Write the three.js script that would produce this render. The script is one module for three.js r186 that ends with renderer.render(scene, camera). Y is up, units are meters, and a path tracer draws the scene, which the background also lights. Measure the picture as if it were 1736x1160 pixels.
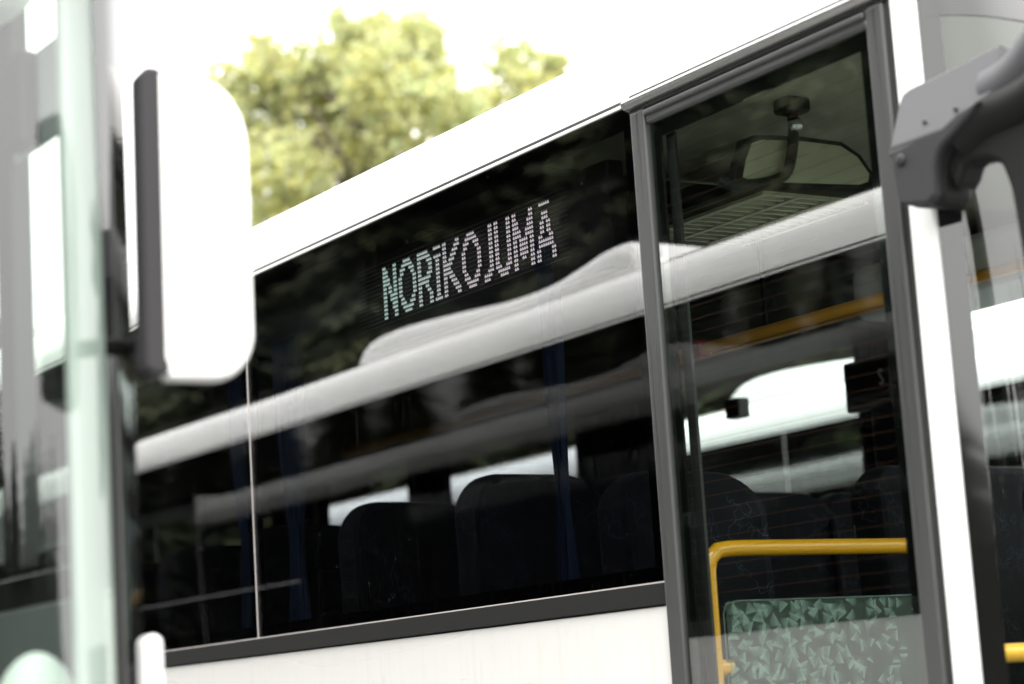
import * as THREE from 'three';
import { RoundedBoxGeometry } from 'three/addons/geometries/RoundedBoxGeometry.js';
import { mergeGeometries, mergeVertices, toCreasedNormals } from 'three/addons/utils/BufferGeometryUtils.js';

// ---------------------------------------------------------------- camera, sky, sun, exposure
const scene = new THREE.Scene();
const camera = new THREE.PerspectiveCamera(17.82, 1024 / 684, 0.1, 800);
camera.position.set(0, 1.62, 3.3);
camera.up.set(0.1735511, 0.98411616, 0.0373551);
camera.lookAt(-0.82643383, 1.62 + 0.16616323, 3.3 - 0.53795623);
camera.focus = 6.15;
camera.userData.fStop = 2.0;
scene.add(camera);

const SW = 256, SH = 128, sky = new Float32Array(SW * SH * 4);
for (let j = 0; j < SH; j++) for (let i = 0; i < SW; i++) {
  const el = ((j + 0.5) / SH - 0.5) * Math.PI, s = Math.max(0, Math.sin(el)), o = (j * SW + i) * 4;
  const az = i / SW * Math.PI * 2;
  const cl = 1 + 0.05 * Math.sin(az * 3 + el * 4) + 0.04 * Math.sin(az * 7 - el * 9 + 1.3);
  const L = el > 0 ? (0.52 + 0.48 * s) * cl : 0.12;
  sky[o] = L * 1.005; sky[o + 1] = L; sky[o + 2] = L * 0.985; sky[o + 3] = 1;
}
const skyTex = new THREE.DataTexture(sky, SW, SH, THREE.RGBAFormat, THREE.FloatType);
skyTex.mapping = THREE.EquirectangularReflectionMapping;
skyTex.magFilter = skyTex.minFilter = THREE.LinearFilter;
skyTex.needsUpdate = true;
scene.background = skyTex;
scene.environment = skyTex;

const sun = new THREE.DirectionalLight(new THREE.Color(1, 0.96, 0.9), 0.9);
sun.position.set(14, 34, 6);
sun.target.position.set(-6, 0, -1);
sun.castShadow = true;
sun.shadow.radius = 45;
sun.shadow.mapSize.set(2048, 2048);
Object.assign(sun.shadow.camera, { left: -40, right: 40, top: 40, bottom: -40, near: 1, far: 120 });
scene.add(sun, sun.target);

const renderer = new THREE.WebGLRenderer({ antialias: true });
renderer.toneMapping = THREE.LinearToneMapping;
renderer.toneMappingExposure = 6.0;
renderer.shadowMap.enabled = true;

// ---------------------------------------------------------------- helpers
function rng(seed) { let a = seed >>> 0; return () => { a = (a + 0x6D2B79F5) | 0; let t = Math.imul(a ^ (a >>> 15), 1 | a); t = (t + Math.imul(t ^ (t >>> 7), 61 | t)) ^ t; return ((t ^ (t >>> 14)) >>> 0) / 4294967296; }; }
const V = (x, y, z) => new THREE.Vector3(x, y, z);
const col = (r, g, b) => new THREE.Color().setRGB(r, g, b);
const std = (r, g, b, rough, o = {}) => new THREE.MeshStandardMaterial({ color: col(r, g, b), roughness: rough, ...o });
const phys = (r, g, b, rough, o = {}) => new THREE.MeshPhysicalMaterial({ color: col(r, g, b), roughness: rough, ...o });
const flat = (g) => { g = g.index ? g.toNonIndexed() : g; for (const k of Object.keys(g.attributes)) if (!['position', 'normal', 'uv'].includes(k)) g.deleteAttribute(k); return g; };
const join = (gs) => gs.length === 1 ? gs[0] : mergeGeometries(gs.map(flat));
const ORIGIN = V(-8, 0, -1.2);           // base of the bus, in the frame its shapes are written in
function mesh(name, geos, mat, parent, shift = true) {
  const g = join(Array.isArray(geos) ? geos : [geos]);
  if (shift) g.translate(-ORIGIN.x, 0, -ORIGIN.z);
  const m = new THREE.Mesh(g, mat); m.name = name; m.castShadow = m.receiveShadow = true;
  (parent || scene).add(m); return m;
}
function tag(o, name, label, category, group) {
  o.name = name; o.userData.label = label; o.userData.category = category;
  if (group) o.userData.group = group; return o;
}
function bx(x0, x1, y0, y1, z0, z1, r = 0, seg = 2) {
  const [a, b, c] = [Math.abs(x1 - x0), Math.abs(y1 - y0), Math.abs(z1 - z0)];
  const g = r > 0 ? new RoundedBoxGeometry(a, b, c, seg, Math.min(r, a / 2.01, b / 2.01, c / 2.01)) : new THREE.BoxGeometry(a, b, c);
  return flat(g.translate((x0 + x1) / 2, (y0 + y1) / 2, (z0 + z1) / 2));
}
function tube(pts, r, seg = 24, rad = 10, tension = 0.5) {
  const c = new THREE.CatmullRomCurve3(pts.map((p) => V(...p)), false, 'catmullrom', tension);
  return flat(new THREE.TubeGeometry(c, seg, r, rad, false));
}
function rod(a, b, r, rad = 10) { return flat(new THREE.TubeGeometry(new THREE.LineCurve3(V(...a), V(...b)), 1, r, rad, false)); }
// a profile in (z, y) swept along x
function sweepX(prof, x0, x1, smooth = 0.6) {
  const p = [], uv = [], idx = [], n = prof.length;
  for (const x of [x0, x1]) for (let i = 0; i < n; i++) { p.push(x, prof[i][1], prof[i][0]); uv.push(x, i / n); }
  for (let i = 0; i < n - 1; i++) idx.push(i, n + i, i + 1, i + 1, n + i, n + i + 1);
  const g = new THREE.BufferGeometry();
  g.setAttribute('position', new THREE.Float32BufferAttribute(p, 3)); g.setAttribute('uv', new THREE.Float32BufferAttribute(uv, 2)); g.setIndex(idx);
  return flat(toCreasedNormals(g, smooth));
}
function shapeOf(pts, holes = []) {
  const s = new THREE.Shape(pts.map((p) => new THREE.Vector2(...p)));
  for (const h of holes) s.holes.push(new THREE.Path(h.map((p) => new THREE.Vector2(...p)))); return s;
}
function roundRect(x0, x1, y0, y1, r, n = 6) {
  const o = [];
  for (const [cx, cy, a0] of [[x1 - r, y0 + r, -90], [x1 - r, y1 - r, 0], [x0 + r, y1 - r, 90], [x0 + r, y0 + r, 180]])
    for (let k = 0; k <= n; k++) { const a = (a0 + 90 * k / n) * Math.PI / 180; o.push([cx + r * Math.cos(a), cy + r * Math.sin(a)]); }
  return o;
}
// a shape in (x, y), given thickness towards -z
function slab(pts, z, t, bevel = 0, holes = []) {
  const g = new THREE.ExtrudeGeometry(shapeOf(pts, holes), { depth: t - 2 * bevel, bevelEnabled: bevel > 0, bevelSize: bevel, bevelThickness: bevel, bevelSegments: 2, curveSegments: 10 });
  return flat(g.translate(0, 0, z - t + bevel));
}
// a sheet of float glass on the plane z, very slightly wavy as toughened panes are
function pane(x0, x1, y0, y1, z, side = 1, seed = 1, amp = 0.0021) {
  const nx = 72, ny = 36, g = new THREE.PlaneGeometry(x1 - x0, y1 - y0, nx, ny); g.translate((x0 + x1) / 2, (y0 + y1) / 2, z);
  const p = g.attributes.position, n = g.attributes.normal, r = rng(seed), w = [];
  for (let k = 0; k < 7; k++) w.push([(r() - 0.5) * 11, (r() - 0.5) * 5, r() * 6.3, 0.4 + r() * 0.6]);
  for (let i = 0; i < p.count; i++) {
    let a = 0, b = 0; const x = p.getX(i), y = p.getY(i);
    for (const [kx, ky, ph, s] of w) { const c = Math.cos(kx * x + ky * y + ph) * s * amp; a += c * kx / 7; b += c * ky / 7; }
    const v = V(-a, -b, 1).normalize(); n.setXYZ(i, v.x, v.y, v.z);
  }
  if (side < 0) { g.rotateY(Math.PI); g.translate(x0 + x1, 0, 2 * z); }
  return flat(g);
}
function canvasTex(w, h, draw, srgb = true) {
  const c = document.createElement('canvas'); c.width = w; c.height = h; draw(c.getContext('2d'), w, h);
  const t = new THREE.CanvasTexture(c); t.wrapS = t.wrapT = THREE.RepeatWrapping; t.magFilter = THREE.LinearFilter; if (srgb) t.colorSpace = THREE.SRGBColorSpace; return t;
}
function noiseTex(seed, w = 256, base = 0.5, amp = 0.2, octs = 5) {
  const r = rng(seed), d = new Uint8Array(w * w * 4), f = new Float32Array(w * w);
  for (let o = 0; o < octs; o++) {
    const n = 4 << o, g = Array.from({ length: n * n }, () => r() - 0.5), a = amp / Math.pow(1.6, o);
    for (let y = 0; y < w; y++) for (let x = 0; x < w; x++) {
      const u = x / w * n, v = y / w * n, i = Math.floor(u), j = Math.floor(v), fu = u - i, fv = v - j, su = fu * fu * (3 - 2 * fu), sv = fv * fv * (3 - 2 * fv), i1 = (i + 1) % n, j1 = (j + 1) % n;
      f[y * w + x] += a * ((g[j * n + i] * (1 - su) + g[j * n + i1] * su) * (1 - sv) + (g[j1 * n + i] * (1 - su) + g[j1 * n + i1] * su) * sv);
    }
  }
  for (let i = 0; i < w * w; i++) { const v = Math.max(0, Math.min(255, (base + f[i]) * 255)); d[i * 4] = d[i * 4 + 1] = d[i * 4 + 2] = v; d[i * 4 + 3] = 255; }
  const t = new THREE.DataTexture(d, w, w); t.wrapS = t.wrapT = THREE.RepeatWrapping; t.magFilter = t.minFilter = THREE.LinearFilter; t.needsUpdate = true; return t;
}

// ---------------------------------------------------------------- materials
const roughNoise = noiseTex(5, 256, 0.75, 0.35);
const fabricTex = canvasTex(512, 512, (c, w, h) => {
  c.fillStyle = '#0a0c1a'; c.fillRect(0, 0, w, h); const r = rng(77);
  for (let i = 0; i < 5000; i++) { c.fillStyle = r() > 0.5 ? 'rgba(30,36,70,0.35)' : 'rgba(2,3,10,0.4)'; c.fillRect(r() * w, r() * h, 2, 2); }
  for (let i = 0; i < 34; i++) {
    c.strokeStyle = ['rgba(150,155,190,0.55)', 'rgba(90,100,160,0.6)', 'rgba(120,150,150,0.5)'][i % 3]; c.lineWidth = 2.2; c.beginPath();
    let x = r() * w, y = r() * h, a = r() * 6.3; c.moveTo(x, y);
    for (let k = 0; k < 9; k++) { const ox = x, oy = y; a += (r() - 0.5) * 3.4; x += Math.cos(a) * 14; y += Math.sin(a) * 14; c.quadraticCurveTo(ox + (r() - 0.5) * 12, oy + (r() - 0.5) * 12, x, y); }
    c.stroke();
  }
});
fabricTex.repeat.set(2, 2);
const triTex = canvasTex(1024, 1024, (c, w, h) => {
  c.fillStyle = '#2a2a2a'; c.fillRect(0, 0, w, h); const r = rng(31);
  const nx = 27, ny = 38;
  for (let j = 0; j < ny; j++) for (let i = 0; i < nx; i++) {
    const u = (i + 0.5) / nx, keep = u < 0.5 ? 1 : u < 0.75 ? 0.72 : 0.5; if (r() > keep || (u > 0.78 && i % 2)) continue;
    const jit = u < 0.7 ? 0.8 : 0.1, cx = (i + 0.5 + (r() - 0.5) * jit) / nx * w, cy = (j + 0.5 + (r() - 0.5) * jit) / ny * h, s = (u < 0.6 ? 27 : 22) + r() * 6, a = u < 0.7 ? r() * 6.3 : Math.floor(r() * 4) * 1.5708;
    const q = [0, 2.2, 4.08].map((d) => [cx + Math.cos(a + d) * s, cy + Math.sin(a + d) * s * 0.7]);
    const gr = c.createLinearGradient((q[1][0] + q[2][0]) / 2, (q[1][1] + q[2][1]) / 2, q[0][0], q[0][1]);
    gr.addColorStop(0, 'rgba(255,255,255,0.58)'); gr.addColorStop(0.45, 'rgba(255,255,255,0.34)'); gr.addColorStop(0.8, 'rgba(255,255,255,0.10)'); gr.addColorStop(1, 'rgba(255,255,255,0)');
    c.fillStyle = gr; c.beginPath(); c.moveTo(...q[0]); c.lineTo(...q[1]); c.lineTo(...q[2]); c.closePath(); c.fill();
  }
}, false);
const streakTex = canvasTex(2048, 128, (c, w, h) => { // rain streaks and road film on the white flank
  c.fillStyle = '#ffffff'; c.fillRect(0, 0, w, h); const r = rng(63);
  for (let i = 0; i < 900; i++) { const x = r() * w, y = r() * r() * h * 0.5, l = h * (0.05 + r() * 0.5); c.fillStyle = `rgba(150,140,120,${0.008 + r() * 0.022})`; c.fillRect(x, y, 1 + r() * 2.5, l); }
  for (let i = 0; i < 4000; i++) { c.fillStyle = `rgba(120,110,95,${r() * 0.10})`; c.fillRect(r() * w, r() * h, 1, 1); }
});
const dustTex = canvasTex(1024, 512, (c, w, h) => { // dried drips along the foot of a pane, specks over the rest
  c.fillStyle = '#000'; c.fillRect(0, 0, w, h); const r = rng(19);
  for (let i = 0; i < 110; i++) { const x = r() * w, l = h * (0.01 + r() * r() * r() * 0.15), g = c.createLinearGradient(0, h, 0, h - l); g.addColorStop(0, `rgba(255,255,255,${0.002 + r() * r() * 0.012})`); g.addColorStop(1, 'rgba(255,255,255,0)'); c.fillStyle = g; c.fillRect(x, h - l, 1 + r() * 2, l); }
  for (let i = 0; i < 340; i++) { c.fillStyle = `rgba(255,255,255,${r() * 0.10})`; c.beginPath(); c.arc(r() * w, r() * h, 0.5 + r() * 0.8, 0, 6.3); c.fill(); }
  for (let i = 0; i < 24; i++) { const x = r() * w, y = r() * h * 0.6; c.fillStyle = `rgba(255,255,255,${0.004 + r() * 0.006})`; c.fillRect(x, y, 1 + r() * 3, h * (0.1 + r() * 0.3)); }
}, false);
const M = {
  dust: std(0.30, 0.28, 0.25, 0.95, { alphaMap: dustTex, transparent: true }),
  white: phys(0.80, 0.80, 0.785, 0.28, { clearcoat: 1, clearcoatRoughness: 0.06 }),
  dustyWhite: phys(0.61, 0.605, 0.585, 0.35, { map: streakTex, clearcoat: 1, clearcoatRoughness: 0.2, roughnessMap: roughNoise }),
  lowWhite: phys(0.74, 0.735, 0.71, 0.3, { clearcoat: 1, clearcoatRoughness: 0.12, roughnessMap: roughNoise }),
  groove: std(0.02, 0.02, 0.02, 0.6),
  rubber: phys(0.010, 0.010, 0.0095, 0.85, { specularIntensity: 0.4 }),
  frame: std(0.040, 0.041, 0.041, 0.45, { roughnessMap: roughNoise }),
  gutter: std(0.40, 0.40, 0.39, 0.24, { metalness: 0.85 }),
  frit: phys(0.006, 0.006, 0.006, 0.06, { clearcoat: 1, clearcoatRoughness: 0.03 }),
  sideGlass: phys(0.28, 0.29, 0.30, 0, { transmission: 1, thickness: 0, ior: 2.15 }),
  darkGlass: phys(0.10, 0.11, 0.11, 0, { transmission: 1, thickness: 0, ior: 1.52 }),
  farGlass: phys(0.80, 0.84, 0.86, 0, { transmission: 1, thickness: 0, ior: 1.5 }),
  doorGlass: phys(0.66, 0.73, 0.68, 0, { transmission: 1, thickness: 0, ior: 2.2 }),
  screen: phys(0.79, 0.86, 0.815, 0, { transmission: 1, thickness: 0, ior: 1.8 }),
  wire: std(0.10, 0.03, 0.015, 0.5),
  seal: std(0.45, 0.42, 0.41, 0.5),
  plastic: phys(0.062, 0.062, 0.067, 0.55, { specularIntensity: 0.6 }),
  darkPlastic: phys(0.008, 0.008, 0.008, 0.55, { specularIntensity: 0.35 }),
  handle: std(0.30, 0.28, 0.25, 0.4),
  rim2: phys(0.022, 0.021, 0.023, 0.6, { specularIntensity: 0.5 }),
  black: std(0.010, 0.010, 0.011, 0.5),
  ceiling: std(0.34, 0.34, 0.26, 0.8),
  paleCeiling: std(0.30, 0.30, 0.23, 0.7),
  duct: std(0.10, 0.11, 0.10, 0.7),
  trim: std(0.50, 0.53, 0.52, 0.6),
  trimDark: std(0.30, 0.29, 0.31, 0.5),
  cream: std(0.78, 0.80, 0.77, 0.6),
  plasticDark: phys(0.028, 0.028, 0.030, 0.6, { specularIntensity: 0.45 }),
  wall: std(0.12, 0.125, 0.13, 0.8),
  floor: std(0.045, 0.047, 0.05, 0.85),
  fabric: phys(0.55, 0.55, 0.55, 0.95, { map: fabricTex, sheen: 0.12, sheenRoughness: 0.5, sheenColor: col(0.02, 0.025, 0.06) }),
  curtain: std(0.015, 0.030, 0.070, 0.95),
  darkCurtain: std(0.012, 0.016, 0.03, 0.95),
  yellow: phys(0.80, 0.38, 0.012, 0.32, { clearcoat: 0.6, clearcoatRoughness: 0.15 }),
  orange: phys(0.90, 0.42, 0.05, 0.4),
  red: std(0.35, 0.02, 0.02, 0.5),
  chrome: std(0.6, 0.6, 0.6, 0.2, { metalness: 1 }),
  looking: std(0.50, 0.50, 0.36, 0.3, { metalness: 0.4 }),
  blind: phys(0.45, 0.46, 0.47, 0.9, { transmission: 0.5, thickness: 0 }),
  etched: std(0.29, 0.40, 0.35, 0.7, { alphaMap: triTex, transparent: true, opacity: 0.9, side: THREE.DoubleSide }),
  partGlass: phys(0.55, 0.62, 0.59, 0, { transmission: 1, thickness: 0, ior: 1.5 }),
  tyre: std(0.02, 0.02, 0.02, 0.85), rim: std(0.45, 0.45, 0.46, 0.4, { metalness: 0.6 }),
  board: std(0.006, 0.006, 0.006, 0.6), unlit: std(0.42, 0.41, 0.36, 0.3),
};

// ---------------------------------------------------------------- ground
{
  const g = new THREE.PlaneGeometry(600, 600, 1, 1).rotateX(-Math.PI / 2);
  const uv = g.attributes.uv; for (let i = 0; i < uv.count; i++) uv.setXY(i, uv.getX(i) * 260, uv.getY(i) * 260);
  const t = noiseTex(9, 512, 0.38, 0.08, 8); t.colorSpace = THREE.SRGBColorSpace;
  const m = new THREE.Mesh(g, new THREE.MeshStandardMaterial({ map: t, roughness: 0.9 })); m.receiveShadow = true;
  m.name = 'ground'; m.userData.kind = 'structure'; scene.add(m);
}

// ---------------------------------------------------------------- the bus (built once, in the place of the middle one)
const XF = -3.355, XR = -15.4, W = 2.4;
// windscreen outline seen from above, one half; s runs from the side to the centre line
const ARC = [[-3.355, 0], [-3.318, -0.036], [-3.290, -0.075], [-3.262, -0.13], [-3.235, -0.22], [-3.20, -0.42], [-3.17, -0.80], [-3.16, -1.2]];
const FULL = [...ARC, ...ARC.slice(0, -1).reverse().map(([x, z]) => [x, -W - z])];
function wrap(list, y0, y1, out = 0, ny = 10) {
  const c = new THREE.CatmullRomCurve3(list.map(([x, z]) => V(x, 0, z)), false, 'centripetal'), n = list.length * 7, q = c.getPoints(n), p = [], uv = [], idx = [];
  for (let j = 0; j <= ny; j++) {
    const y = y0 + (y1 - y0) * j / ny, rake = Math.max(0, y - 2.0);
    for (let i = 0; i <= n; i++) {
      const t = c.getTangent(i / n), k = Math.min(1, Math.min(-q[i].z, W + q[i].z) / 0.5);
      p.push(q[i].x - t.z * out - rake * rake * 0.10 * k, y, q[i].z + t.x * out); uv.push(i / n, j / ny);
    }
  }
  for (let j = 0; j < ny; j++) for (let i = 0; i < n; i++) { const a = j * (n + 1) + i, b = a + n + 1; idx.push(a, a + 1, b, b, a + 1, b + 1); }
  const g = new THREE.BufferGeometry(); g.setAttribute('position', new THREE.Float32BufferAttribute(p, 3)); g.setAttribute('uv', new THREE.Float32BufferAttribute(uv, 2)); g.setIndex(idx); g.computeVertexNormals(); return flat(g);
}
const FONT = {
  N: ['##....##', '###...##', '###...##', '####..##', '####..##', '##.##.##', '##.##.##', '##..####', '##..####', '##...###', '##...###', '##....##', '##....##'],
  O: ['...####...', '..######..', '.###..###.', '.##....##.', '##......##', '##......##', '##......##', '##......##', '##......##', '.##....##.', '.###..###.', '..######..', '...####...'],
  R: ['######..', '#######.', '##...###', '##....##', '##....##', '##...###', '#######.', '######..', '##..##..', '##...##.', '##....##', '##....##', '##....##'],
  'Ī': ['####', '....', '####', '.##.', '.##.', '.##.', '.##.', '.##.', '.##.', '.##.', '.##.', '.##.', '####'],
  K: ['##.....##', '##....###', '##...###.', '##..###..', '##.###...', '#####....', '####.....', '#####....', '##.###...', '##..###..', '##...###.', '##....###', '##.....##'],
  J: ['...##', '...##', '...##', '...##', '...##', '...##', '...##', '...##', '...##', '...##', '..###', '####.', '###..'],
  U: ['##....##', '##....##', '##....##', '##....##', '##....##', '##....##', '##....##', '##....##', '##....##', '##....##', '###..###', '.######.', '..####..'],
  M: ['##......##', '##......##', '###....###', '###....###', '####..####', '####..####', '##.####.##', '##.####.##', '##.####.##', '##.####.##', '##..##..##', '##......##', '##......##'],
  'Ā': ['..#####..', '.........', '...###...', '...###...', '..##.##..', '..##.##..', '..##.##..', '.##...##.', '.#######.', '.#######.', '##.....##', '##.....##', '##.....##'],
};
function makeBus() {
  const bus = new THREE.Group();
  // --- white body
  const roofProf = [[0.0, 3.168], [-0.004, 3.22], [-0.014, 3.275], [-0.036, 3.325], [-0.075, 3.362], [-0.13, 3.388], [-0.24, 3.412], [-0.5, 3.435], [-1.2, 3.45]];
  const both = [...roofProf, ...roofProf.slice(0, -1).reverse().map(([z, y]) => [-W - z, y])];
  const inner = both.map(([z, y]) => [z + (z > -1.2 ? -0.03 : z < -1.2 ? 0.03 : 0), y - 0.03]).reverse();
  mesh('roof', [sweepX([...both].reverse(), XR, XF + 0.0, 0.7), sweepX(inner.reverse(), XR, XF, 0.7)], M.white, bus);
  // roof front and rear caps: the same profile closed and rounded off
  { const fp = []; for (let k = 0; k <= 6; k++) { const a = k / 6 * Math.PI / 2; fp.push([Math.sin(a) * 0.16, (1 - Math.cos(a)) * 0.26]); }
    const p = [], idx = [], n = both.length, front = (z) => { let b = ARC[ARC.length - 1][0]; const zz = Math.min(-z, W + z); for (let i = 0; i < ARC.length - 1; i++) if (zz >= -ARC[i][1] && zz <= -ARC[i + 1][1]) { const t = (zz + ARC[i][1]) / (ARC[i][1] - ARC[i + 1][1]); b = ARC[i][0] + (ARC[i + 1][0] - ARC[i][0]) * t; } return b; };
    const rows = 7; for (let k = 0; k < rows; k++) { const t = k / (rows - 1); for (let i = 0; i < n; i++) { const [z, y] = both[i]; const xe = front(Math.max(-W + 0.001, Math.min(-0.001, z))) - 0.06; const base = 3.12; p.push(XF + (xe - XF) * Math.sin(t * Math.PI / 2), y - (y - base) * (1 - Math.cos(t * Math.PI / 2)), z); } }
    for (let k = 0; k < rows - 1; k++) for (let i = 0; i < n - 1; i++) { const a = k * n + i, b = a + n; idx.push(a, a + 1, b, b, a + 1, b + 1); }
    const g = new THREE.BufferGeometry(); g.setAttribute('position', new THREE.Float32BufferAttribute(p, 3)); g.setAttribute('uv', new THREE.Float32BufferAttribute(new Float32Array(p.length / 3 * 2), 2)); g.setIndex(idx); g.computeVertexNormals();
    mesh('front_cap', g, M.white, bus); }
  mesh('rear_panel', bx(XR - 0.03, XR, 0.35, 3.40, -W + 0.02, -0.02, 0.02), M.white, bus);
  mesh('roof_unit', [roofUnit()], M.white, bus);
  mesh('side_panel', [bx(XR, -4.432, 0.35, 1.855, -0.04, -0.003, 0.004)], M.dustyWhite, bus);
  mesh('side_panel', [bx(XR, XF, 0.35, 1.855, -W + 0.003, -W + 0.04, 0.004)], M.lowWhite, bus);
  mesh('front_panel', wrap(FULL, 0.35, 1.12, 0.0, 3), M.white, bus);
  const pil = mesh('front_pillar', [bx(-3.443, -3.357, 0.35, 3.166, -0.05, 0.006, 0.012, 3)], M.white, bus);
  mesh('front_pillar', [bx(-3.443, -3.357, 1.855, 3.166, -W - 0.006, -W + 0.012, 0.006, 3)], M.white, bus);
  // --- seams and rails above the windows
  mesh('roof_seam', [bx(XR, -4.432, 3.1655, 3.1745, -0.012, 0.001), bx(XR, -3.45, 3.1655, 3.1745, -W - 0.001, -W + 0.012)], M.groove, bus);
  mesh('drip_rail', [bx(XR, -4.432, 3.155, 3.165, -0.012, 0.004, 0.003), bx(XR, -3.45, 3.155, 3.165, -W - 0.004, -W + 0.012, 0.003)], M.white, bus);
  // --- right side glazing
  const RX = [-4.428, -6.763, -9.10, -11.4, -13.5, XR + 0.05];
  for (let i = 0; i < 5; i++) {
    const w = mesh('side_window', pane(RX[i + 1] + 0.004, RX[i] - 0.002, 1.917, 3.154, 0, 1, 11 + i), M.sideGlass, bus);
    mesh('glass_border', [bx(RX[i + 1] + 0.006, RX[i + 1] + 0.05, 1.917, 3.154, -0.012, -0.006), bx(RX[i] - 0.05, RX[i] - 0.003, 1.917, 3.154, -0.012, -0.006), bx(RX[i + 1] + 0.05, RX[i] - 0.05, 3.10, 3.154, -0.012, -0.006), bx(RX[i + 1] + 0.05, RX[i] - 0.05, 1.917, 1.955, -0.012, -0.006)], M.frit, w);
    const df = new THREE.PlaneGeometry(RX[i] - RX[i + 1] - 0.02, 1.22); df.translate((RX[i] + RX[i + 1]) / 2, 2.53, 0.0045); mesh('dust_film', df, M.dust, w);
    if (i < 4) mesh('window_seal', bx(RX[i + 1] - 0.002, RX[i + 1] + 0.003, 1.917, 3.154, -0.014, 0.0012), M.seal, bus);
  }
  mesh('sill_strip', [bx(XR, -4.430, 1.858, 1.9135, -0.03, 0.003, 0.002)], M.rubber, bus);
  mesh('sill_bead', [bx(XR, -4.430, 1.9135, 1.9165, -0.02, 0.0015)], M.seal, bus);
  // --- left side glazing, with its pillars
  const LX = [-3.46, -4.55, -6.20, -7.85, -9.53, -11.2, -13.2, XR + 0.05];
  for (let i = 0; i < 7; i++) {
    const w = mesh('side_window', pane(LX[i + 1] + 0.004, LX[i] - 0.004, 1.917, 3.154, -W, -1, 31 + i), i === 0 ? M.screen : M.farGlass, bus);
    const b = i === 0 ? 0.03 : 0.11;
    mesh('glass_border', [bx(LX[i + 1] + 0.006, LX[i + 1] + b, 1.917, 3.154, -W + 0.006, -W + 0.016), bx(LX[i] - b, LX[i] - 0.006, 1.917, 3.154, -W + 0.006, -W + 0.016), bx(LX[i + 1] + b, LX[i] - b, i === 0 ? 3.12 : 3.06, 3.154, -W + 0.006, -W + 0.016), bx(LX[i + 1] + b, LX[i] - b, 1.917, 1.95, -W + 0.006, -W + 0.016)], M.frit, w);
  }
  mesh('sill_strip', [bx(XR, XF - 0.09, 1.858, 1.9135, -W - 0.003, -W + 0.03, 0.002)], M.rubber, bus);
  mesh('window_trim', [bx(-12.4, -10.1, 2.344, 2.351, -W - 0.008, -W - 0.001, 0.003)], M.trimDark, bus);
  // --- windscreen
  const ws = mesh('windscreen', wrap(FULL, 1.12, 3.12, 0, 24), M.screen, bus);
  mesh('screen_border', [wrap(ARC.slice(0, 2), 1.12, 3.12, 0.003, 20), wrap(ARC.slice(0, 3).map(([x, z]) => [x, -W - z]).reverse(), 1.12, 3.12, 0.003, 20), wrap(FULL, 3.06, 3.121, 0.003, 2)], M.frit, ws);
  mesh('pillar_trim', [bx(-3.44, -3.40, 1.0, 3.1, -W + 0.020, -W + 0.088, 0.012, 3)], M.trim, bus);
  // --- door
  const door = mesh('door', [bx(-4.424, -4.362, 0.42, 3.128, -0.045, 0.014, 0.008, 3), bx(-3.512, -3.455, 0.42, 3.128, -0.045, 0.014, 0.008, 3), bx(-4.362, -3.512, 3.082, 3.128, -0.045, 0.010, 0.010, 3), bx(-4.362, -3.512, 3.104, 3.122, -0.03, 0.018, 0.007, 3), bx(-4.362, -3.512, 0.42, 0.50, -0.045, 0.012, 0.006)], M.frame, bus);
  mesh('door_glass', pane(-4.364, -3.510, 0.49, 3.084, 0.002, 1, 71, 0.0007), M.doorGlass, door);
  mesh('glass_border', [bx(-4.362, -4.322, 0.49, 3.082, -0.012, -0.003), bx(-3.552, -3.512, 0.49, 3.082, -0.012, -0.003), bx(-4.322, -3.552, 3.045, 3.082, -0.012, -0.003)], M.frit, door);
  mesh('inner_border', [bx(-4.325, -4.291, 0.49, 3.05, -0.034, -0.026), bx(-3.566, -3.55, 0.49, 3.05, -0.034, -0.026)], M.black, door);
  { const ws2 = []; for (let y = 1.70; y < 3.04; y += 0.034) ws2.push(bx(-4.32, -3.556, y, y + 0.0005, -0.006, -0.005)); mesh('heating_wires', ws2, M.wire, door); }
  { const dots = []; for (let y = 1.9; y < 3.0; y += 0.062) dots.push(new THREE.SphereGeometry(0.0035, 6, 4).translate(-3.572, y, -0.03)); mesh('sensor_strip', dots, M.seal, door).userData.kind = 'stuff'; }
  mesh('door_jamb', [bx(-4.434, -4.426, 0.35, 3.166, -0.04, 0.002), bx(-3.4535, -3.4445, 0.35, 3.166, -0.04, 0.002), bx(-4.434, -3.4445, 3.129, 3.134, -0.04, 0.006)], M.groove, bus);
  { const pr = []; for (let k = 0; k <= 12; k++) { const a = -Math.PI / 2 + k / 12 * Math.PI; pr.push([0.004 + Math.cos(a) * 0.026, 3.152 + Math.sin(a) * 0.016]); }
    mesh('door_gutter', [sweepX(pr, -4.436, -3.446, 1.2), bx(-4.436, -3.446, 3.1525, 3.1545, 0.02, 0.0312), new THREE.SphereGeometry(0.016, 12, 10).scale(0.6, 1, 1.62).translate(-4.436, 3.152, 0.004)], M.gutter, bus);
    mesh('roof_seam', bx(-4.432, -3.45, 3.1705, 3.1775, -0.01, 0.004), M.groove, bus); }
  // --- interior shell
  mesh('floor', [bx(XR, -3.3, 0.62, 0.68, -W + 0.03, -0.04), bx(-4.35, -3.5, 0.36, 0.40, -0.9, -0.05)], M.floor, bus);
  mesh('ceiling', [bx(XR, -4.98, 3.19, 3.22, -W + 0.05, -0.05)], M.ceiling, bus);
  mesh('ceiling_panel', [bx(-4.98, -3.40, 3.13, 3.16, -W + 0.05, -0.05, 0.01)], M.paleCeiling, bus);
  mesh('overhead_duct', [bx(XR, -4.99, 2.90, 3.188, -0.48, -0.11, 0.04, 3)], M.duct, bus);
  mesh('overhead_duct', [bx(XR, -5.9, 2.92, 3.188, -W + 0.03, -W + 0.44, 0.05, 3)], M.duct, bus);
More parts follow.
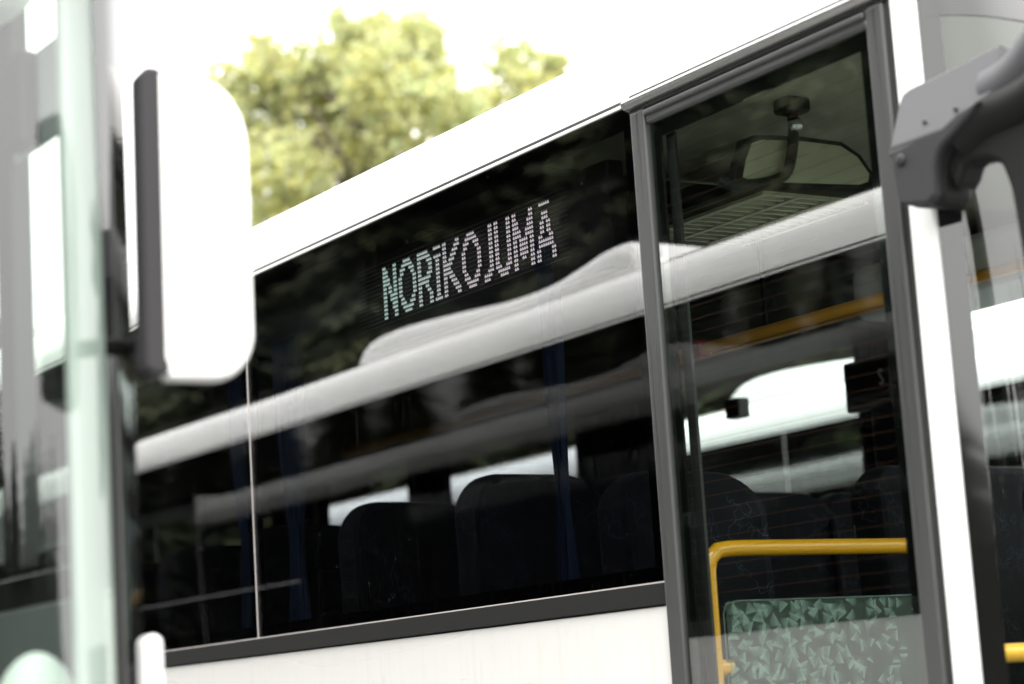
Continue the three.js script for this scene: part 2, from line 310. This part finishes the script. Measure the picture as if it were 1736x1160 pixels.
  mesh('driver_locker', [bx(-5.88, -3.62, 2.93, 3.128, -W + 0.03, -W + 0.40, 0.05, 3)], M.cream, bus);
  mesh('inner_wall', [bx(XR, -4.43, 0.68, 1.85, -0.06, -0.042), bx(XR, -3.42, 0.68, 1.85, -W + 0.042, -W + 0.06)], M.wall, bus);
  // --- destination sign: 16 rows of 112 lamps behind the first window
  { const sg = mesh('destination_sign', [bx(-6.03, -4.66, 2.775, 3.075, -0.13, -0.075, 0.006)], M.board, bus);
    const z = -0.060, px = 0.01090, py = 0.0131, k = 1 + 0.06 / 3.3, X0 = -5.776 * k, Y0 = 1.62 + (2.993 - 1.62) * k; // column 0, row 0 of the text
    const bulb = new THREE.LatheGeometry([[0, -0.0046], [0.0024, -0.0044], [0.0033, -0.0022], [0.0027, 0.0002], [0.0015, 0.0018], [0.0013, 0.0042], [0, 0.0048]].map((p) => new THREE.Vector2(...p)), 7);
    const dead = new THREE.BoxGeometry(0.0034, 0.0011, 0.003), off = [], used = new Set(); let c = 0;
    const text = [...'NORĪKOJUMĀ'];
    text.forEach((ch, n) => {
      const rows = FONT[ch], gs = [];
      rows.forEach((row, j) => [...row].forEach((q, i) => { if (q === '#') { gs.push(bulb.clone().translate(X0 + (c + i) * px, Y0 - j * py, z)); used.add((c + i) + ',' + j); } }));
      c += rows[0].length + 1;
      const t = Math.min(1, n / 5), tint = col(0.72 + 0.28 * t, 0.98 - 0.10 * t, 0.84 + 0.06 * t);
      mesh('lit_letter', gs, new THREE.MeshStandardMaterial({ color: col(0.4, 0.4, 0.4), emissive: tint, emissiveIntensity: 0.31, roughness: 0.4 }), sg).userData.label = 'glowing dot-matrix letter ' + ch;
    });
    for (let i = -17; i < 95; i++) for (let j = -2; j < 14; j++) if (!used.has(i + ',' + j)) off.push(dead.clone().translate(X0 + i * px, Y0 - j * py - 0.003, z - 0.008));
    mesh('unlit_lamps', off, M.unlit, sg).userData.kind = 'stuff';
  }
  // --- seats: pairs on both sides of the aisle
  const back = seatBack(), cush = flat(new RoundedBoxGeometry(0.44, 0.12, 0.42, 3, 0.05));
  for (let r = 0; r < 14; r++) for (const zc of [-0.335, -0.79, -1.66, -2.10]) {
    if (r === 0 && zc === -0.79) continue;
    const x = -4.78 - r * 0.745 + (zc < -1.2 ? 0.28 : 0), y = r === 0 ? 1.47 : 1.555;
    const s = mesh('seat', [back.clone().translate(x, y, zc)], M.fabric, bus);
    mesh('seat_cushion', cush.clone().translate(x + 0.2, y - 0.46, zc), M.fabric, s);
    if (zc === -0.79 || zc === -1.66) mesh('grab_handle', handle(x - 0.03, y + 0.58, zc + (zc < -1 ? 0.235 : -0.235)), M.handle, s);
  }
  mesh('seat_plinth', [bx(XR, -4.6, 0.68, 1.02, -1.02, -0.07), bx(XR, -4.6, 0.68, 1.02, -W + 0.07, -1.4)], M.floor, bus);
  // --- yellow rails and the etched partition behind the door
  mesh('hand_rail', [tube([[-4.5, 0.7, -0.185], [-4.5, 1.4, -0.187], [-4.5, 1.90, -0.188], [-4.5, 1.965, -0.192], [-4.5, 1.995, -0.222], [-4.5, 2.001, -0.29], [-4.5, 2.001, -0.5], [-4.5, 2.0, -0.93]], 0.0215, 60, 14, 0.3), bx(-4.52, -4.48, 1.67, 1.715, -0.25, -0.185, 0.018, 3)], M.yellow, bus);
  mesh('hand_rail', rod([-9.5, 2.93, -1.85], [-4.2, 2.93, -1.85], 0.020), M.orange, bus);
  mesh('hand_rail', rod([-3.6, 1.677, -0.15], [-3.6, 1.677, -0.85], 0.0215, 14), M.yellow, bus);
  mesh('hand_rail', rod([-5.62, 2.715, -0.95], [-4.48, 2.715, -0.95], 0.018, 12), M.orange, bus);
  for (const x of [-5.1, -4.5]) mesh('rail_hanger', rod([x, 2.73, -0.95], [x, 3.18, -0.95], 0.007), M.darkPlastic, bus);
  mesh('stop_button', bx(-5.50, -5.40, 2.69, 2.745, -0.975, -0.922, 0.012), M.red, bus);
  { const pts = roundRect(0, 0.80, 0, 1.15, 0.03), g = slab(pts, 0.003, 0.006, 0.001); g.rotateY(Math.PI / 2); g.translate(-4.485, 0.715, -0.215);
    const p = mesh('partition', g, M.partGlass, bus);
    const e = new THREE.PlaneGeometry(0.79, 1.14); e.rotateY(Math.PI / 2); e.translate(-4.4775, 1.29, -0.615); mesh('etched_pattern', e, M.etched, p);
    mesh('partition_edge', tube([...roundRect(-1.013, -0.217, 0.717, 1.863, 0.03).map(([z, y]) => [-4.485, y, z])], 0.0022, 80, 5, 0), M.trim, p); }
  // --- mirror, grille and small devices by the door
  { const lathe = (pts, x, t, b) => slab(pts.map(([z, y]) => [-z, y]), t / 2, t, b).rotateY(Math.PI / 2).translate(x, 0, 0);
    const out = [[-0.135, 2.905], [-0.150, 2.96], [-0.175, 3.012], [-0.21, 3.026], [-0.36, 3.036], [-0.50, 3.034], [-0.56, 3.005], [-0.60, 2.955], [-0.592, 2.93], [-0.56, 2.918], [-0.34, 2.905], [-0.16, 2.895]];
    const m = mesh('interior_mirror', lathe(out, -4.205, 0.034, 0.006), M.darkPlastic, bus);
    const q = out.map(([z, y]) => [-0.37 + (z + 0.37) * 0.92, 2.966 + (y - 2.966) * 0.86]);
    mesh('mirror_glass', lathe(q, -4.185, 0.004, 0), M.looking, m);
    mesh('mirror_bracket', [tube([[-4.17, 3.13, -0.318], [-4.165, 3.06, -0.318], [-4.165, 2.98, -0.303], [-4.165, 2.925, -0.275], [-4.165, 2.897, -0.20], [-4.17, 2.885, -0.10], [-4.19, 2.90, -0.085]], 0.0145, 40, 10), bx(-4.20, -4.13, 3.09, 3.13, -0.355, -0.28, 0.01)], M.darkPlastic, m);
    mesh('bracket_nut', new THREE.SphereGeometry(0.021, 12, 8).translate(-4.155, 3.058, -0.316), M.chrome, m); }
  { const g = [], f = []; // slatted air outlet under the ceiling
    const x0 = -4.97, x1 = -4.43, z0 = -0.78, z1 = -0.42, y = 2.95;
    for (let i = 0; i <= 12; i++) { const x = x0 + (x1 - x0) * i / 12; g.push(bx(x - 0.007, x + 0.007, y - 0.004, y + 0.006, z0, z1)); }
    for (let i = 0; i <= 3; i++) { const z = z0 + (z1 - z0) * i / 3; g.push(bx(x0 - 0.01, x1 + 0.01, y - 0.006, y + 0.004, z - 0.009, z + 0.009)); }
    f.push(bx(x0 - 0.02, x1 + 0.02, y + 0.03, y + 0.06, z0 - 0.02, z1 + 0.02), bx(x0 - 0.03, x0 - 0.02, y, 3.129, z0 - 0.05, z1 + 0.05));
    const a = mesh('air_outlet', f, M.black, bus); mesh('outlet_grille', g, M.looking, a); }
  mesh('device_box', [bx(-6.99, -6.90, 2.74, 2.82, -W + 0.07, -W + 0.13, 0.006)], M.black, bus);
  mesh('route_monitor', [bx(-6.185, -5.93, 2.645, 2.835, -W + 0.13, -W + 0.19, 0.01), bx(-6.08, -5.70, 2.25, 2.66, -W + 0.12, -W + 0.17, 0.02)], M.black, bus).add((() => { const c = new THREE.Mesh(tube([[0.010, 0.022, 0], [0, 0.030, 0], [-0.010, 0.020, 0], [0, 0.002, 0], [0.010, -0.014, 0], [0, -0.026, 0], [-0.010, -0.018, 0]], 0.004, 30, 6).translate(-5.971 + 8, 2.749, -W + 0.196 + 1.2), M.trim); c.name = 'letter_mark'; return c; })());
  // --- curtains
  const curt = (x0, x1, y0, y1, z, mat, seed, waist) => { const n = 40, g = new THREE.PlaneGeometry(1, y1 - y0, n, 24), p = g.attributes.position; for (let i = 0; i < p.count; i++) { const u = p.getX(i) + 0.5, v = (p.getY(i) / (y1 - y0)) + 0.5, pinch = 1 - waist * Math.exp(-Math.pow((v - 0.3) / 0.25, 2)); p.setXYZ(i, x0 + (x1 - x0) * (0.5 + (u - 0.5) * pinch), y0 + (y1 - y0) * v, z + 0.018 * Math.sin(u * 34 + seed) * pinch + 0.006 * Math.sin(u * 80 + v * 5)); } g.computeVertexNormals(); return flat(g); };
  for (const [x0, x1] of [[-5.03, -4.945], [-6.70, -6.52], [-7.08, -6.86], [-9.2, -9.0]]) mesh('curtain', curt(x0, x1, 1.9, 2.92, -0.085, M.curtain, x0, 0.55), M.curtain, bus);
  for (const [x0, x1] of [[-8.22, -7.36], [-9.74, -9.32], [-11.3, -10.62], [-6.25, -5.72]]) mesh('curtain', curt(x0, x1, 1.9, 2.95, -W + 0.06, M.darkCurtain, x0, 0.0), M.darkCurtain, bus);
  mesh('curtain', curt(-4.62, -4.42, 1.5, 3.0, -W + 0.08, M.curtain, 3, 0.2), M.curtain, bus);
  // --- cab
  mesh('dashboard', [bx(-3.75, -3.30, 0.7, 1.25, -W + 0.08, -0.25, 0.06, 4)], M.wall, bus);
  mesh('window_divider', bx(-3.83, -3.745, 1.92, 3.12, -W + 0.018, -W + 0.06, 0.008), M.black, bus);
  mesh('sun_visor', bx(-3.69, -3.60, 2.665, 2.84, -W + 0.055, -W + 0.09, 0.01), M.black, bus);
  mesh('sun_blind', [bx(-4.2, -3.47, 2.665, 2.842, -W + 0.045, -W + 0.052)], M.blind, bus);
  mesh('dash_hood', [new THREE.SphereGeometry(0.09, 24, 16).scale(0.8, 2.0, 1).translate(-3.50, 1.585, -W + 0.125)], M.trim, bus);
  mesh('steering_wheel', [new THREE.TorusGeometry(0.22, 0.017, 10, 40).rotateX(-1.0).rotateY(Math.PI / 2).translate(-3.85, 1.32, -W + 0.6)], M.darkPlastic, bus);
  { const s = mesh('driver_seat', back.clone().translate(-4.4, 1.45, -W + 0.6), M.fabric, bus); mesh('seat_cushion', cush.clone().translate(-4.2, 1.0, -W + 0.6), M.fabric, s); }
  // --- wheels
  for (const x of [-5.35, -12.4]) for (const z of [-0.17, -W + 0.17]) {
    const w = mesh('wheel', flat(new THREE.TorusGeometry(0.36, 0.12, 14, 36).scale(1, 1, 1.1).translate(x, 0.48, z)), M.tyre, bus);
    mesh('wheel_rim', flat(new THREE.CylinderGeometry(0.27, 0.27, 0.12, 28).rotateX(Math.PI / 2).translate(x, 0.48, z)), M.rim, w);
  }
  bus.position.copy(ORIGIN);
  return bus;
}
function roofUnit() { // air conditioning hood: round at the rear, long slope at the front
  const c = new THREE.CatmullRomCurve3([[-10.12, 3.38], [-10.09, 3.48], [-9.99, 3.54], [-9.75, 3.565], [-9.2, 3.545], [-8.65, 3.51], [-8.25, 3.515], [-7.98, 3.55], [-7.78, 3.58], [-7.64, 3.57], [-7.56, 3.50], [-7.53, 3.38]].map(([x, y]) => V(x, y, 0)), false, 'centripetal');
  const pts = c.getPoints(70).map((p) => [p.x, p.y]);
  return toCreasedNormals(slab(pts, -0.42, 1.56, 0.06), 0.9);
}
function seatBack() {
  const g = slab(roundRect(-0.215, 0.215, -0.55, 0.74, 0.10, 8), 0.05, 0.10, 0.03);
  const p = g.attributes.position, uv = g.attributes.uv;
  for (let i = 0; i < p.count; i++) { const x = p.getX(i), y = p.getY(i), z = p.getZ(i); uv.setXY(i, (x + z) * 1.4, (y + 0.3 * z) * 1.4); p.setXYZ(i, x, y, z + 0.03 * Math.pow(Math.abs(x) / 0.215, 3) * (z > 0 ? 1 : 0) - 0.05 * y + 0.03 * Math.exp(-Math.pow((y - 0.55) / 0.15, 2)) * (z > 0 ? 1 : 0)); }
  g.rotateY(Math.PI / 2); return g;
}
function handle(x, y, z) { return tube([[x, y - 0.12, z], [x + 0.03, y - 0.09, z], [x + 0.055, y - 0.02, z], [x + 0.05, y + 0.05, z], [x + 0.02, y + 0.085, z], [x - 0.015, y + 0.06, z], [x - 0.03, y - 0.02, z], [x - 0.015, y - 0.09, z], [x, y - 0.12, z]], 0.006, 40, 8); }

const busA = makeBus(); scene.add(busA);
tag(busA, 'city_bus', 'white middle bus with the lit sign NORĪKOJUMĀ in its dark side window', 'bus', 'white buses parked side by side');
busA.getObjectByName('roof_unit').position.x = 0;
const busB = busA.clone(); scene.add(busB); busB.position.set(ORIGIN.x, 0, ORIGIN.z + 4.275);
tag(busB, 'city_bus_001', 'nearest white bus at the left edge, with a blurred white mirror housing at its corner', 'bus', 'white buses parked side by side');
const busC = busA.clone(); scene.add(busC); busC.position.set(ORIGIN.x - 0.9, 0, ORIGIN.z - 5.1);
tag(busC, 'city_bus_002', 'white bus on the far side, seen only through the glass of the middle bus', 'bus', 'white buses parked side by side');

busA.getObjectByName('roof_unit').position.x = -2.2;   // its hood sits further back
{ let n = 0; for (const o of busB.children) if (o.name === 'side_window' && n++ !== 5) o.material = M.darkGlass; } // tinted all round but for the driver's pane

// mirror arm on the middle bus
{
  const smooth = (pts, n = 60, closed = true, t = 0.25) => new THREE.CatmullRomCurve3(pts.map((p) => V(p[0], p[1], 0)), closed, 'catmullrom', t).getPoints(n).slice(0, closed ? -1 : undefined).map((p) => [p.x, p.y]);
  const up = slab([[-3.366, 2.750], [-3.362, 2.868], [-3.357, 2.884], [-3.342, 2.890], [-3.085, 2.912], [-3.080, 2.812], [-3.12, 2.787], [-3.16, 2.772], [-3.21, 2.754]], 0.108, 0.085, 0.008);
  up.translate(0, -2.752, -0.108).applyMatrix4(new THREE.Matrix4().makeRotationX(-0.33)).translate(0, 2.752, 0.108);
  const lowLine = [[-3.366, 2.757], ...smooth([[-3.362, 2.72], [-3.359, 2.665], [-3.352, 2.643], [-3.335, 2.633], [-3.30, 2.627], [-3.275, 2.622], [-3.262, 2.632], [-3.258, 2.655], [-3.250, 2.69], [-3.228, 2.725], [-3.18, 2.75], [-3.11, 2.785]], 50, false, 0.5), [-3.16, 2.775], [-3.21, 2.757]];
  const low = slab(lowLine, 0.108, 0.03, 0.008);
  const arm = mesh('mirror_arm', up, M.plastic, busA);
  mesh('arm_base', low, M.plasticDark, arm);
  mesh('arm_core', [slab(lowLine.map(([x, y]) => [x + 0.004, y - 0.002]), 0.084, 0.085, 0.010), tube([[-3.20, 2.745, 0.045], [-3.12, 2.77, 0.045], [-3.04, 2.775, 0.045], [-2.96, 2.79, 0.05], [-2.86, 2.84, 0.06]], 0.055, 30, 18)], M.darkPlastic, arm);
  mesh('arm_joint', [tube([[-3.115, 2.818, 0.035], [-3.06, 2.828, 0.035], [-3.0, 2.85, 0.04], [-2.92, 2.90, 0.05], [-2.84, 2.97, 0.065]], 0.056, 30, 22)], M.plastic, arm);
  mesh('arm_leg', [slab(smooth([[-3.24, 2.70], [-3.215, 2.755], [-3.12, 2.785], [-3.04, 2.765], [-2.97, 2.68], [-2.945, 2.5], [-2.94, 2.22], [-3.03, 2.25], [-3.048, 2.45], [-3.060, 2.60], [-3.082, 2.665], [-3.125, 2.690], [-3.175, 2.697], [-3.205, 2.690], [-3.225, 2.66]], 90), 0.070, 0.07, 0.014)], M.darkPlastic, arm);
  mesh('bolt', new THREE.SphereGeometry(0.014, 16, 10).scale(1, 1, 0.5).translate(-3.338, 2.725, 0.110), M.plasticDark, arm);
  for (const [x, y] of [[-3.268, 2.79], [-3.175, 2.793]]) mesh('screw_hole', new THREE.CylinderGeometry(0.0045, 0.0045, 0.01, 12).rotateX(Math.PI / 2).translate(x, y, 0.095), M.black, arm);
}
// mirror head and low lamp on the left bus (same frame, moved by its own group)
{
  const dz = -4.275; // written at the place it stands, then brought into the frame of that bus
  const outline = [[-0.08, -0.232], [-0.07, -0.25]]; // square towards the bus, rounded outwards
  for (let k = 0; k <= 10; k++) { const a = -Math.PI / 2 + k / 10 * Math.PI / 2; outline.push([0.015 + 0.065 * Math.cos(a), -0.187 + 0.063 * Math.sin(a)]); }
  for (let k = 0; k <= 10; k++) { const a = k / 10 * Math.PI / 2; outline.push([-0.01 + 0.09 * Math.cos(a), 0.115 + 0.10 * Math.sin(a)]); }
  outline.push([-0.08, 0.222]);
  const hd = slab(outline.map(([x, y]) => [-0.08 + (x + 0.08) * 0.78, y]), 0.055, 0.060, 0.016);
  const sm = toCreasedNormals(hd, 0.7).rotateY(Math.PI / 2 - 0.12).rotateX(-0.012).translate(-3.16, 2.43, 1.820 + dz);
  const head = mesh('mirror_head', sm, M.white, busB);
  const rim = slab(roundRect(-0.114, -0.083, -0.254, 0.236, 0.012, 6), 0.052, 0.062, 0.006).rotateY(Math.PI / 2 - 0.12).rotateX(-0.012).translate(-3.16, 2.43, 1.820 + dz);
  mesh('mirror_rim', rim, M.rim2, head);
  mesh('mirror_arm', tube([[-3.19, 2.26, 1.87 + dz], [-3.27, 2.255, 1.885 + dz], [-3.36, 2.25, 1.88 + dz]], 0.015, 16, 10), M.darkPlastic, head);
  mesh('corner_lamp', [bx(-3.27, -3.22, 1.45, 1.772, 1.892 + dz, 1.922 + dz, 0.014, 4)], M.white, busB);
}

// ---------------------------------------------------------------- trees
const leafGeo = (() => { const gs = [], r = rng(3); for (let i = 0; i < 8; i++) { const s = 0.045 + r() * 0.03, g = new THREE.BufferGeometry(); g.setAttribute('position', new THREE.Float32BufferAttribute([0, -s, 0, s * 0.62, 0, s * 0.12, 0, s * 1.1, 0, 0, -s, 0, 0, s * 1.1, 0, -s * 0.62, 0, s * 0.12], 3)); g.computeVertexNormals(); g.rotateX(r() * 6.3).rotateY(r() * 6.3).rotateZ(r() * 6.3).translate((r() - 0.5) * 0.34, (r() - 0.5) * 0.30, (r() - 0.5) * 0.34); gs.push(g); } return mergeGeometries(gs); })();
const leafMat = phys(1, 1, 1, 1, { transmission: 0.62, thickness: 0, side: THREE.DoubleSide });
const bark = std(0.10, 0.085, 0.065, 0.9, { map: null });
function limb(a, b, r0, r1, seed) { // tapered, slightly bent
  const r = rng(seed), m = a.clone().lerp(b, 0.5).add(V((r() - 0.5) * 0.3, (r() - 0.5) * 0.2, (r() - 0.5) * 0.3)), c = new THREE.QuadraticBezierCurve3(a, m, b), n = 10, g = new THREE.TubeGeometry(c, n, 1, 8, false), p = g.attributes.position;
  for (let i = 0; i <= n; i++) { const o = c.getPointAt(i / n), k = r0 + (r1 - r0) * i / n; for (let j = 0; j <= 8; j++) { const q = i * 9 + j; p.setXYZ(q, o.x + (p.getX(q) - o.x) * k, o.y + (p.getY(q) - o.y) * k, o.z + (p.getZ(q) - o.z) * k); } }
  return flat(g);
}
function broadleaf(name, label, base, lobes, palette, seed, right) {
  const t = new THREE.Group(); t.position.copy(base); tag(t, name, label, 'tree', 'trees with yellowing leaves behind the buses');
  const r = rng(seed), fwd = V(right.z, 0, -right.x), top = Math.max(...lobes.map((l) => l[1])), gs = [limb(V(0, 0, 0), V(0.1, top * 0.45, 0), 0.22, 0.14, 1), limb(V(0.1, top * 0.45, 0), V(0, top * 0.86, 0), 0.14, 0.04, 2)], mats = [], cols = [];
  lobes.forEach(([u, y, d, rad, dens], li) => {
    const c = right.clone().multiplyScalar(u).add(fwd.clone().multiplyScalar(d)); c.y = y;
    gs.push(limb(V(0.05, Math.max(top * 0.3, y - rad * 2.4 - Math.abs(u) * 0.5), 0), c.clone().add(V(0, rad * 0.6, 0)), 0.06, 0.012, li + 5));
    const n = Math.round(dens * rad * rad * 260);
    for (let k = 0; k < 3; k++) gs.push(limb(c.clone().add(V(0, -rad * 0.3, 0)), c.clone().add(V((r() - 0.5) * 1.6 * rad, rad * (r() * 0.9), (r() - 0.5) * 1.6 * rad)), 0.022, 0.006, li * 7 + k));
    const tilt = r();
    for (let k = 0; k < n; k++) {
      const a = r() * 6.283, z = r() * 2 - 1, q = Math.pow(r(), 0.42), s = Math.sqrt(1 - z * z), bump = 1 + 0.28 * Math.sin(a * 3 + li) * Math.cos(z * 4 + li * 2);
      const pos = c.clone().add(V(Math.cos(a) * s * rad * q * bump, z * rad * 1.08 * q * bump, Math.sin(a) * s * rad * q * bump));
      const m = new THREE.Matrix4().makeRotationFromEuler(new THREE.Euler(r() * 6.3, r() * 6.3, r() * 6.3)); const sc = 0.8 + r() * 0.7; m.scale(V(sc, sc, sc)); m.setPosition(pos); mats.push(m);
      const pc = palette[Math.floor(Math.min(0.999, Math.max(0, tilt * 0.55 + r() * 0.6 - 0.08)) * palette.length)], v = 0.82 + r() * 0.36; cols.push(col(pc[0] * v, pc[1] * v, pc[2] * v));
    }
  });
  const trunk = mesh('trunk', gs, bark, t, false);
  const im = new THREE.InstancedMesh(leafGeo, leafMat, mats.length); mats.forEach((m, i) => { im.setMatrixAt(i, m); im.setColorAt(i, cols[i]); });
  im.name = 'crown'; im.userData.kind = 'stuff'; im.castShadow = im.receiveShadow = true; t.add(im); scene.add(t); return t;
}
const K = 0.00835, L = (u, v, rad, dens, d = 0) => [(u - 620) * K, 11.62 - (v - 35) * 0.0089, d, rad * K, dens];
const right = V(0.5, 0, -0.866).normalize(), gold = [[0.43, 0.48, 0.22], [0.46, 0.49, 0.22], [0.49, 0.50, 0.22], [0.55, 0.53, 0.20], [0.40, 0.45, 0.22]];
broadleaf('birch_tree', 'broad tree with yellow-green autumn leaves rising behind the roof of the middle bus', V(-26.3, 0, -11.55), [
  L(470, 140, 64, 2.0), L(455, 85, 26, 1.6), L(600, 100, 66, 2.0, 0.5), L(590, 48, 30, 1.5), L(716, 118, 60, 2.0, -0.4), L(722, 68, 24, 1.5), L(655, 75, 34, 1.4), L(540, 120, 45, 1.3), L(540, 205, 95, 1.6, 0.7), L(672, 210, 95, 1.6, -0.7), L(425, 235, 62, 1.7), L(770, 195, 60, 1.7, 0.3), L(410, 170, 42, 1.5), L(620, 190, 80, 1.2, 1.2),
  L(372, 125, 30, 1.1), L(370, 200, 44, 1.3), L(480, 330, 90, 1.0, -0.5), L(410, 345, 60, 1.1, 0.6), L(590, 330, 90, 0.9, 0.4), L(700, 330, 90, 0.7), L(560, 470, 130, 0.8), L(440, 470, 110, 0.9), L(700, 450, 120, 0.8), L(780, 330, 90, 0.7), L(350, 420, 90, 0.8), L(620, 560, 130, 0.6),
], gold, 41, right);
broadleaf('birch_tree_001', 'smaller sparse yellow-green tree to the right of the broad tree, over the roof edge', V(-27.0, 0, -15.2), [
  L(552, 45, 46, 1.5), L(470, 175, 60, 1.3), L(500, 125, 52, 1.4, 0.4), L(632, 62, 38, 1.7), L(585, 130, 70, 1.2), L(670, 150, 60, 0.7), L(600, 280, 110, 0.5), L(540, 420, 120, 0.4), L(680, 420, 120, 0.4),
], gold, 43, right);

// dark spruces across the yard, mirrored in the windows
const spray = (() => { const gs = [], r = rng(8); for (let i = 0; i < 14; i++) { const u = i / 13, w = 0.34 * (1 - u) + 0.07; for (const s of [-1, 1]) { const g = new THREE.BufferGeometry(), x = u * 1.0, dy = -0.22 * u * u + (r() - 0.5) * 0.05; g.setAttribute('position', new THREE.Float32BufferAttribute([x - 0.03, dy, 0, x + 0.10, dy - 0.01, 0, x + 0.14 + r() * 0.08, dy - 0.06 - r() * 0.08, s * w], 3)); g.computeVertexNormals(); gs.push(g); } } return mergeGeometries(gs); })();
const needle = std(0.035, 0.042, 0.018, 0.95, { side: THREE.DoubleSide });
function spruce(seed) {
  const t = new THREE.Group(), r = rng(seed), mats = [], cols = [], H = 13;
  mesh('trunk', limb(V(0, 0, 0), V(0, H, 0), 0.20, 0.02, seed), bark, t, false);
  for (let k = 0; k < 900; k++) {
    const h = 0.6 + (H - 0.7) * Math.pow(r(), 1.25), len = (1 - h / H) * 2.3 * (0.7 + r() * 0.5) + 0.15, a = r() * 6.283, m = new THREE.Matrix4().makeRotationFromEuler(new THREE.Euler((r() - 0.5) * 0.5, a, -0.1 - r() * 0.25, 'YXZ'));
    m.scale(V(len, len * 0.9, len)); m.setPosition(0, h, 0); mats.push(m); const v = 0.6 + r() * 0.9; cols.push(col(v, v, v * (0.7 + r() * 0.3)));
  }
  const im = new THREE.InstancedMesh(spray, needle, mats.length); mats.forEach((m, i) => { im.setMatrixAt(i, m); im.setColorAt(i, cols[i]); });
  im.name = 'crown'; im.userData.kind = 'stuff'; im.castShadow = im.receiveShadow = true; t.add(im); return t;
}
{
  const protos = [spruce(101), spruce(102)], r = rng(55); let n = 0;
  const spots = [];
  for (let i = 0; i < 34; i++) spots.push([-6 - i * 1.7 + (r() - 0.5), 13.5 + (i % 3) * 2.0 + (r() - 0.5) * 1.2, 1.0 + r() * 0.4]);
  for (let i = 0; i < 16; i++) spots.push([-14 - i * 3.4 + (r() - 0.5) * 2, 21 + (r() - 0.5) * 2, 1.35 + r() * 0.4]);
  for (let i = 0; i < 52; i++) spots.push([23 + (i % 2) * 2.5 + r() * 1.5, 16 - i * 0.95 + r(), 0.56 + r() * 0.16]);
  for (let i = 0; i < 26; i++) { const a = (26 + i * 2.1 + r()) * Math.PI / 180, d = 27 + (i % 2) * 3; spots.push([-3 + d * Math.cos(a), d * Math.sin(a), 0.44 + 0.1 * r()]); }
  // the lower row behind the far bus
  for (let i = 0; i < 43; i++) { const a = (15 + i * 0.68 + (r() - 0.5) * 0.5) * Math.PI / 180, d = 25 + (i % 3) * 2.4 + r() * 2; spots.push([-d * Math.cos(a), 3.3 - d * Math.sin(a), (0.47 + 0.08 * r()) * (1 + i * 0.0035) * d / 27]); }
  for (const [x, z, s] of spots) {
    const o = n < 2 ? protos[n] : protos[n % 2].clone();
    o.position.set(x, 0, z); o.rotation.y = r() * 6.3; o.scale.set(s * 1.45, s, s * 1.45);
    tag(o, n ? 'spruce_tree_' + String(n).padStart(3, '0') : 'spruce_tree', 'dark spruce of the row mirrored in the bus windows', 'tree', 'dark spruces mirrored in the windows');
    scene.add(o); n++;
  }
}
renderer.render(scene, camera);
